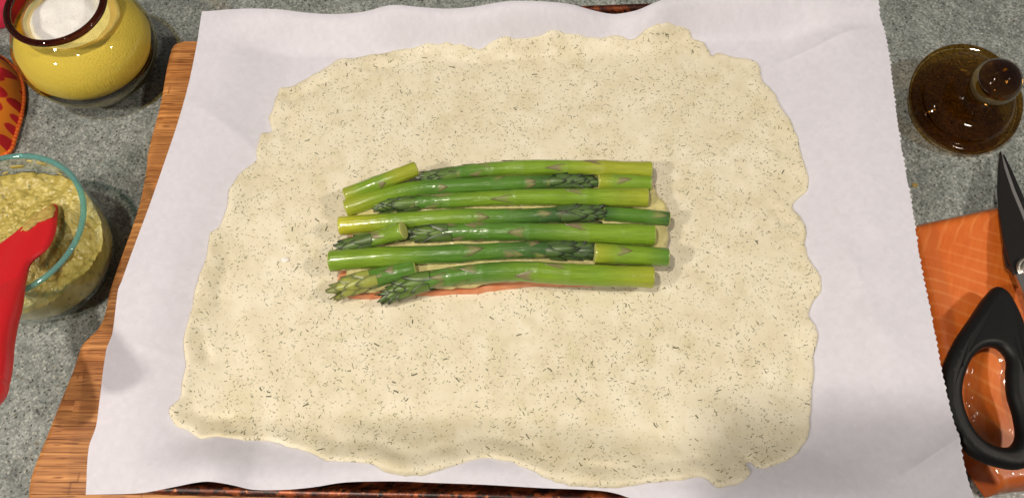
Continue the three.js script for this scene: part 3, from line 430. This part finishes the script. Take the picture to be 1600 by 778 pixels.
// ---------------------------------------------------------------- spatula
{
  const sp = thing('spatula', 'red silicone spatula standing in the glass bowl', 'spatula');
  const red = new THREE.MeshPhysicalMaterial({ color: rgb(0.62, 0.012, 0.018), roughness: 0.4, clearcoat: 0.15, clearcoatRoughness: 0.4 });
  const head = smoothOutline(mm([[-270.5, -23.3, 42.0], [-266.2, -14.7, 44.0], [-261.4, 1.3, 50.0], [-261.5, 11.1, 54.0], [-265.5, 19.8, 57.0], [-265.1, 29.7, 60.0], [-267.0, 39.4, 63.0], [-281.0, 38.7, 64.0], [-290.1, 27.5, 61.0], [-294.7, 17.4, 56.0], [-289.7, 7.8, 51.0], [-282.1, -5.8, 47.0], [-276.8, -15.1, 44.0]]).map(([x, z]) => [x, z]), 110);
  const A = mm([[-270.5, -23.3, 42.0], [-294.7, 17.4, 56.0], [-265.1, 29.7, 60.0]]);
  const [[x1, z1, y1], [x2, z2, y2], [x3, z3, y3]] = A, den = (x2 - x1) * (z3 - z1) - (x3 - x1) * (z2 - z1);
  const plane = (x, z) => { const u = ((x - x1) * (z3 - z1) - (x3 - x1) * (z - z1)) / den, v = ((x2 - x1) * (z - z1) - (x - x1) * (z2 - z1)) / den; return y1 + u * (y2 - y1) + v * (y3 - y1); };
  const ridge = mm([[-274.6, -10.8, 46.0], [-271.6, 33.1, 61.0]]);
  const rd = (x, z) => { const [a, b] = ridge, dx = b[0] - a[0], dz = b[1] - a[1]; return Math.abs((x - a[0]) * dz - (z - a[1]) * dx) / Math.hypot(dx, dz); };
  const top = slab(head, 0.0008, (x, z, d) => plane(x, z) + 0.0022 * round(d, 0.003) + 0.0016 * (1 - sm(0, 0.012, rd(x, z))));
  const bot = slab(head, 0.0008, (x, z, d) => plane(x, z) - 0.0015 * round(d, 0.0025)); bot.setIndex([...bot.index.array].reverse()); bot.computeVertexNormals();
  mesh('blade', mergeGeometries([top, bot]), red, sp);
  const smear = slab(smoothOutline(mm([[-269.9, -20.6, 44.0], [-266.2, -12.9, 46.0], [-268.5, -9.5, 47.0], [-272.6, -6.9, 48.0], [-275.1, -1.1, 50.0], [-279.5, -1.1, 50.0], [-278.0, -8.7, 47.0], [-274.7, -15.0, 45.0]]).map(([x, z]) => [x, z]), 60).map(([x, z]) => [x + 0.003 * (fbm(x * 400, z * 400, 211, 2) - 0.5), z + 0.003 * (fbm(x * 400, z * 400, 213, 2) - 0.5)]), 0.0006, (x, z, d) => plane(x, z) + 0.0024 + 0.0011 * round(d, 0.0012) + 0.0016 * (1 - sm(0, 0.012, rd(x, z))) + 0.001 * (fbm(x * 500, z * 500, 215, 2) - 0.5), 1, (x, z) => mixc(spreadColor(x, z), [0.5, 0.12, 0.03], 0.18));
  mesh('clinging_sauce', smear, spreadMat, sp);
  const hp = mm([[-273.9, 25.7, 57.5], [-270.4, 40.0, 63.5], [-265.9, 54.3, 69.5], [-259.6, 70.4, 76.5], [-253.9, 84.9, 83.5], [-249.6, 99.2, 90.5]]).map(([x, z, y]) => new THREE.Vector3(x, y, z));
  const hc = new THREE.CatmullRomCurve3(hp), N = 80, M = 24, pos = [], idx = [];
  for (let i = 0; i <= N; i++) {
    const t = i / N, p = hc.getPointAt(t), T = hc.getTangentAt(t), S = new THREE.Vector3().crossVectors(T, new THREE.Vector3(0, 1, 0)).normalize(), U = new THREE.Vector3().crossVectors(S, T);
    const w = lerp(0.0082, 0.0098, sm(0, 0.3, t)) * (1 - 0.12 * sm(0.35, 0.55, t) + 0.26 * sm(0.65, 1, t)) * (i === 0 ? 0.6 : 1), h = lerp(0.0028, 0.006, sm(0, 0.4, t)) * (i === N ? 0.8 : i === 0 ? 0.6 : 1);
    for (let j = 0; j < M; j++) { const a = (j / M) * 2 * Math.PI, c = Math.cos(a), s = Math.sin(a), cc = Math.sign(c) * Math.abs(c) ** 0.8, ss = Math.sign(s) * Math.abs(s) ** 0.8; pos.push(p.x + S.x * w * cc + U.x * h * ss, p.y + S.y * w * cc + U.y * h * ss, p.z + S.z * w * cc + U.z * h * ss); }
  }
  for (let i = 0; i < N; i++) for (let j = 0; j < M; j++) { const a = i * M + j, b = i * M + (j + 1) % M; idx.push(a, b, a + M, b, b + M, a + M); }
  mesh('handle', geom(pos, idx), red, sp);
  const e = hp[hp.length - 1], T = hc.getTangentAt(1), ring = mesh('hanging_loop', new THREE.TorusGeometry(0.0070, 0.0049, 14, 40).scale(1, 1, 1), red, sp);
  ring.position.copy(e).addScaledVector(T, 0.0035); ring.quaternion.setFromRotationMatrix(new THREE.Matrix4().makeBasis(T, new THREE.Vector3().crossVectors(T, new THREE.Vector3(0, 1, 0)).normalize(), new THREE.Vector3().crossVectors(T, new THREE.Vector3().crossVectors(T, new THREE.Vector3(0, 1, 0)).normalize())));
}

// ---------------------------------------------------------------- cloths at the edge
{
  const dots = dataTex(512, 512, (i, j) => {
    const u = i / 512 * 6, v = j / 512 * 6, xi = Math.floor(u), yi = Math.floor(v); let on = 9;
    for (let q = -1; q <= 1; q++) for (let p = -1; p <= 1; p++) { const a = mod(xi + p, 6), b = mod(yi + q, 6), dx = xi + p + 0.25 + 0.5 * hash(a, b, 221) - u, dy = yi + q + 0.25 + 0.5 * hash(a, b, 223) - v, r = 0.3 + 0.14 * hash(a, b, 225); on = Math.min(on, Math.hypot(dx, dy * 0.85) - r); }
    const w = 0.93 + 0.14 * ((i + j) % 2 ? hash(i, j, 227) : 0.5); const c = mixc([196, 22, 34], [240, 138, 28], sm(-0.03, 0.03, on + 0.05 * (fbm(u * 3, v * 3, 229, 2) - 0.5))); return c.map((x) => x * w);
  }, true, [1 / 0.062, 1 / 0.062]);
  const weave = dataTex(128, 128, (i, j) => { const q = 128 + 60 * Math.sin(i * Math.PI / 2) * Math.cos(j * Math.PI / 2) + 40 * (hash(i, j, 231) - 0.5); return [q, q, q]; }, false, [1 / 0.02, 1 / 0.02]);
  const mitt = thing('oven_mitt', 'padded orange oven mitt with red dots beside the sugar jar', 'oven mitt');
  const o = smoothOutline(mm([[-367.5, -163.1], [-355.1, -154.2], [-345.5, -143.3], [-339.5, -128.8], [-337.2, -114.6], [-336.7, -97.6], [-338.2, -82.6], [-356.2, -75.2], [-395.5, -92.6], [-419.8, -142.2], [-390.8, -165.4]]), 160);
  const g = slab(o, 0.0012, (x, z, d) => 0.0008 + 0.026 * round(d, 0.016) + 0.0035 * (fbm(x * 60, z * 60, 233, 3) - 0.5) * sm(0, 0.008, d) - 0.004 * gauss((x + 0.365) * 0.9 + (z + 0.11) * 0.42, 0.004) * sm(0.002, 0.01, d));
  const fm = new THREE.MeshPhysicalMaterial({ map: dots, roughness: 0.85, sheen: 0.3, sheenRoughness: 0.5, bumpMap: weave, bumpScale: 0.00025 });
  mesh('padding', g, fm, mitt);
  const hem = new THREE.CatmullRomCurve3(o.filter((_, i) => i % 4 === 0).map(([x, z]) => new THREE.Vector3(x, 0.003, z)), true);
  mesh('binding', new THREE.TubeGeometry(hem, 160, 0.0014, 8, true), fm, mitt);
  const o2 = smoothOutline(mm([[-366.4, -192.3], [-364.9, -200.5], [-360.1, -218.5], [-342.3, -243.3], [-333.7, -268.9], [-368.1, -288.8], [-435.8, -282.1], [-460.8, -237.0], [-436.0, -188.8], [-397.9, -185.3]]), 140);
  const g2 = slab(o2, 0.0014, (x, z, d) => 0.0006 + 0.009 * round(d, 0.006) + 0.002 * (fbm(x * 40, z * 40, 235, 2) - 0.5) * sm(0, 0.006, d));
  tag(mesh('kitchen_cloth', g2, new THREE.MeshPhysicalMaterial({ color: rgb(0.50, 0.012, 0.05), roughness: 0.85, sheen: 0.3, bumpMap: weave, bumpScale: 0.00025 })), 'folded crimson cloth behind the sugar jar', 'cloth');
}

// ---------------------------------------------------------------- jar lid
{
  const lid = thing('jar_lid', 'dark amber glass jar lid with round knob, tilted on the worktop', 'lid', [0.3065, 0.015, -0.1174]);
  lid.rotation.set(0.262, 0, -0.044);
  const amber = glassSheet(rgb(0.57, 0.41, 0.14));
  mesh('dome', lathe([[0.0372, -0.0026], [0.0386, -0.0014], [0.0390, 0.0004], [0.0382, 0.0022], [0.0362, 0.0029], [0.0342, 0.0026], [0.0330, 0.0029], [0.0312, 0.0052], [0.0280, 0.0078], [0.0235, 0.0094], [0.0185, 0.0098], [0.0150, 0.0096], [0.0118, 0.0104], [0.0092, 0.0128], [0.0084, 0.0150], [0.0090, 0.0166]], 120), amber, lid);
  mesh('plug', lathe([[0.0365, -0.0022], [0.0300, -0.0016], [0.0275, -0.0022], [0.0268, -0.0045], [0.0255, -0.0068], [0.0225, -0.0077], [0.0120, -0.0070], [0.0001, -0.0066]], 120), amber, lid);
  mesh('knob', new THREE.SphereGeometry(0.0152, 48, 32).scale(1, 0.93, 1).translate(0, 0.0302, 0), glassSolid(rgb(0.50, 0.36, 0.17), 0.022, 0.0), lid);
}

// ---------------------------------------------------------------- wrapped salmon
const packOutline = mm([[250.7, -24.7], [254.7, -26.5], [283.2, -33.3], [310.0, -39.6], [343.9, -47.5], [372.4, -33.7], [360.2, 30.6], [332.3, 95.6], [306.1, 147.1], [279.3, 156.9], [267.2, 144.5], [261.8, 134.6], [258.1, 126.8], [254.7, 116.5], [251.0, 102.1], [248.5, 73.5], [249.0, 30.6], [248.5, -2.8]]);
{
  const pack = thing('salmon_package', 'orange salmon fillet in clear plastic wrap under the scissors', 'salmon');
  const fo = smoothOutline(packOutline, 200).map(([x, z]) => [x, Math.min(z, 0.139 + 0.004 * Math.sin(x * 60))]);
  const body = (x, z, d) => 0.0005 + 0.0145 * round(d, 0.008) + 0.0012 * (fbm(x * 30, z * 30, 241, 2) - 0.5) * sm(0, 0.006, d);
  const px0 = 0.23, pz0 = -0.06, D = 0.21;
  const ax = mm([[251.8, -2.8], [300.6, -18.4]]), [p0, p1] = ax, adx = p1[0] - p0[0], adz = p1[1] - p0[1], al = Math.hypot(adx, adz), ux = adx / al, uz = adz / al;
  const flesh = dataTex(768, 768, (i, j) => {
    const x = px0 + i / 768 * D, z = pz0 + (1 - j / 768) * D, w = 0.011 * (fbm(x * 34, z * 40, 243, 3) - 0.5), s = (x - p0[0]) * ux + (z - p0[1]) * uz + w, n = -(x - p0[0]) * uz + (z - p0[1]) * ux + w;
    const ph = n < 0 ? s + 1.2 * n - 7 * n * n : s - 1.43 * n + 4 * n * n, k = 0.0120, f = Math.abs(mod(ph / k, 1) - 0.5) * 2, line = sm(0.6, 1.0, f) * (0.25 + 0.75 * fbm(x * 70, z * 70, 245, 2)), fi = fbm(x * 500 + z * 200, z * 120 - x * 60, 247, 3);
    let c = mixc([216, 104, 34], [234, 132, 56], clamp(fi * 0.7 + 0.8 * (fbm(x * 45, z * 45, 249, 3) - 0.35))); c = mixc(c, [247, 184, 134], line * 0.46);
    return c;
  });
  const g = slab(fo, 0.0013, body), p = g.attributes.position, uv = g.attributes.uv; for (let i = 0; i < p.count; i++) uv.setXY(i, (p.getX(i) - px0) / D, 1 - (p.getZ(i) - pz0) / D);
  mesh('fillet', g, new THREE.MeshPhysicalMaterial({ map: flesh, color: rgb(1.0, 0.95, 0.82), roughness: 0.4 }), pack);
  const wo = smoothOutline(packOutline, 220);
  const wf = outlineField(fo);
  const wrap = slab(wo, 0.001, (x, z, d) => {
    const inside = Math.max(0, -wf(x, z)[0]), wr = sm(0.0, 0.05, z - 0.01), r1 = Math.abs(fbm(x * 75 + 4, z * 75, 251, 3) - 0.5), r2 = Math.abs(fbm(x * 190 + z * 60, z * 130, 253, 2) - 0.5);
    return Math.max(0.0012, body(x, z, inside)) + 0.0008 + wr * (0.0030 * (0.5 - r1) + 0.0026 * (0.5 - r2)) * sm(0, 0.004, d) + 0.0012 * sm(0, 0.003, d);
  });
  mesh('plastic_wrap', wrap, new THREE.MeshPhysicalMaterial({ color: rgb(0.97, 0.97, 0.97), roughness: 0.14, transmission: 1, thickness: 0, ior: 1.5, side: THREE.DoubleSide }), pack);
}

// ---------------------------------------------------------------- scissors
{
  const sc = thing('scissors', 'kitchen scissors with black handles lying on the wrapped salmon', 'scissors');
  const steel = new THREE.MeshPhysicalMaterial({ color: rgb(0.014, 0.013, 0.013), roughness: 0.4, specularIntensity: 0.7 });
  const black = new THREE.MeshPhysicalMaterial({ color: rgb(0.007, 0.007, 0.007), roughness: 0.5, specularIntensity: 0.6 });
  const tipY = 0.0105, tip = mm([[322.1, -77.9, 10.5]])[0], piv = mm([[306.1, 12.5, 25.5]])[0], slope = (piv[2] - tip[2]) / Math.hypot(piv[0] - tip[0], piv[1] - tip[1]);
  const dir = [(piv[0] - tip[0]), (piv[1] - tip[1])].map((v) => v / Math.hypot(piv[0] - tip[0], piv[1] - tip[1]));
  const tilt = (x, z) => tip[2] + slope * ((x - tip[0]) * dir[0] + (z - tip[1]) * dir[1]);
  const solid = (outline, holes, thick, off, bevel, yOf) => {
    const s = new THREE.Shape(outline.map(([x, z]) => new THREE.Vector2(x, -z))); for (const h of holes) s.holes.push(new THREE.Path(h.map(([x, z]) => new THREE.Vector2(x, -z))));
    const g = new THREE.ExtrudeGeometry(s, { depth: thick - 2 * bevel, bevelEnabled: true, bevelThickness: bevel, bevelSize: bevel, bevelOffset: -bevel, bevelSegments: 5, curveSegments: 4 });
    g.rotateX(-Math.PI / 2); const m = mergeVertices(g.deleteAttribute('normal') && g.deleteAttribute('uv') ? g : g, 1e-6); const p = m.attributes.position;
    for (let i = 0; i < p.count; i++) p.setY(i, p.getY(i) + off + yOf(p.getX(i), p.getZ(i))); m.computeVertexNormals(); return m;
  };
  // upper blade: dark flat with a ground bevel along its cutting side
  const bl = mm([[321.8, -78.4, 10.5], [316.1, -65.6, 12.5], [308.6, -46.1, 15.5], [303.0, -26.5, 18.5], [299.0, -8.5, 21.5], [297.1, 5.3, 24.0], [296.5, 16.0, 26.0], [304.8, 22.1, 27.0], [316.7, 12.5, 25.5], [318.7, 1.7, 23.5], [319.1, -13.9, 21.0], [319.6, -29.4, 18.0], [319.9, -47.5, 15.5], [321.6, -67.5, 12.5]]).map(([x, z]) => [x, z]);
  mesh('blade', solid(bl, [], 0.0022, 0, 0.0004, tilt), steel, sc);
  const bev = mm([[321.3, -76.2, 12.5], [320.9, -66.4, 14.5], [319.3, -46.4, 17.5], [319.0, -28.4, 20.0], [318.3, -15.8, 22.5], [316.0, -15.8, 22.5], [316.6, -28.4, 20.0], [317.0, -45.5, 17.5], [318.8, -64.5, 14.5]]).map(([x, z]) => [x, z]);
  mesh('cutting_edge', solid(bev, [], 0.0006, 0.0018, 0.00015, tilt), new THREE.MeshPhysicalMaterial({ color: rgb(0.7, 0.68, 0.66), roughness: 0.45, metalness: 1 }), sc);
  const mir = (list, ang) => list.map(([x, z]) => { const nx = -dir[1], nz = dir[0], s = (x - piv[0]) * nx + (z - piv[1]) * nz, a = (x - piv[0]) * dir[0] + (z - piv[1]) * dir[1], c = Math.cos(ang), q = Math.sin(ang); const s2 = -s, x2 = a * c + s2 * q, z2 = -a * q + s2 * c; return [piv[0] + dir[0] * x2 + nx * z2, piv[1] + dir[1] * x2 + nz * z2]; });
  mesh('blade', solid(mir(bl, -0.03).reverse(), [], 0.0022, -0.0026, 0.0004, tilt), steel, sc);
  const screw = mesh('pivot_screw', lathe([[0.0001, 0.0024], [0.003, 0.0024], [0.0056, 0.002], [0.0058, 0.0014], [0.0072, 0.0012], [0.0078, 0.0006], [0.0078, 0]], 40), new THREE.MeshPhysicalMaterial({ color: rgb(0.62, 0.58, 0.5), roughness: 0.25, metalness: 1 }), sc);
  screw.position.set(piv[0], piv[2] + 0.0022, piv[1]); screw.rotation.x = 0.15;
  mesh('tang', solid(mm([[296.1, 16.0], [296.4, 28.9], [296.1, 43.7], [304.2, 43.7], [312.3, 20.1], [307.6, 14.0]]), [], 0.0024, 0.0012, 0.0004, tilt), new THREE.MeshPhysicalMaterial({ color: rgb(0.6, 0.59, 0.58), roughness: 0.35, metalness: 1 }), sc);
  const hOut = smoothOutline(mm([[283.8, 23.2], [276.1, 28.7], [263.9, 41.4], [249.4, 57.1], [238.7, 72.7], [233.6, 87.6], [232.7, 100.6], [235.7, 112.0], [242.5, 121.2], [253.1, 126.4], [265.6, 128.0], [276.0, 122.8], [282.5, 111.3], [284.1, 96.2], [283.8, 82.3], [286.4, 68.1], [290.2, 51.6], [290.8, 36.4], [288.8, 26.4]]), 160);
  const hIn = smoothOutline(mm([[264.8, 61.9], [256.2, 67.0], [248.9, 77.0], [244.4, 88.3], [244.1, 99.6], [247.6, 110.0], [254.6, 115.6], [263.1, 116.3], [268.1, 111.3], [270.0, 100.6], [269.8, 88.3], [272.1, 77.0], [274.5, 68.1], [271.7, 62.6]]), 120);
  const hy = (x, z) => lerp(0.0255, 0.0335, sm(piv[1], piv[1] + 0.06, z));
  mesh('handle', solid(hOut, [hIn.reverse()], 0.0095, 0, 0.0042, hy), black, sc);
  mesh('handle', solid(mir(hOut, 0.3).reverse(), [mir(hIn, 0.3).reverse()], 0.0095, 0, 0.0042, hy), black, sc);
}

// ---------------------------------------------------------------- crumbs
{
  const flake = (name, x, y, z, s, col, label, cat) => { const g = new THREE.IcosahedronGeometry(1, 2), p = g.attributes.position; for (let i = 0; i < p.count; i++) { const k = 0.7 + 0.6 * vnoise(p.getX(i) * 1.7 + x * 900, p.getY(i) * 1.7 + p.getZ(i) * 1.3 + 9, 261); p.setXYZ(i, p.getX(i) * k, p.getY(i) * k, p.getZ(i) * k); } g.computeVertexNormals(); const m = mesh(name, g, new THREE.MeshStandardMaterial({ color: rgb(...col), roughness: 0.6 })); m.scale.set(s, s * 0.35, s * 0.8); m.position.set(x, y, z); tag(m, label, cat); };
  const a = mm([[-134.2, 7.4]])[0], b = mm([[266.6, -59.2]])[0];
  flake('flour_lump', a[0], paperY(...a) + 0.0032, a[1], 0.0022, [0.82, 0.8, 0.74], 'small white flour lump on the dough left of the asparagus', 'flour');
  flake('sauce_crumb', b[0], 0.0005, b[1], 0.0019, [0.30, 0.22, 0.06], 'small yellow crumb on the worktop near the salmon', 'crumb');
}

// ---------------------------------------------------------------- phone that takes the picture: its shadow falls on the near corner of the dough
{
  const ph = thing('smartphone', 'black smartphone above the edge of the parchment by the torn dough corner', 'phone', [0.024, 0.464, 0.185]);
  ph.rotation.x = -1.152 + Math.PI / 2 - Math.PI / 2;
  const m = new THREE.MeshPhysicalMaterial({ color: rgb(0.02, 0.02, 0.022), roughness: 0.3 });
  mesh('phone_body', new RoundedBoxGeometry(0.155, 0.074, 0.008, 4, 0.0038), m, ph);
}
renderer.render(scene, camera);
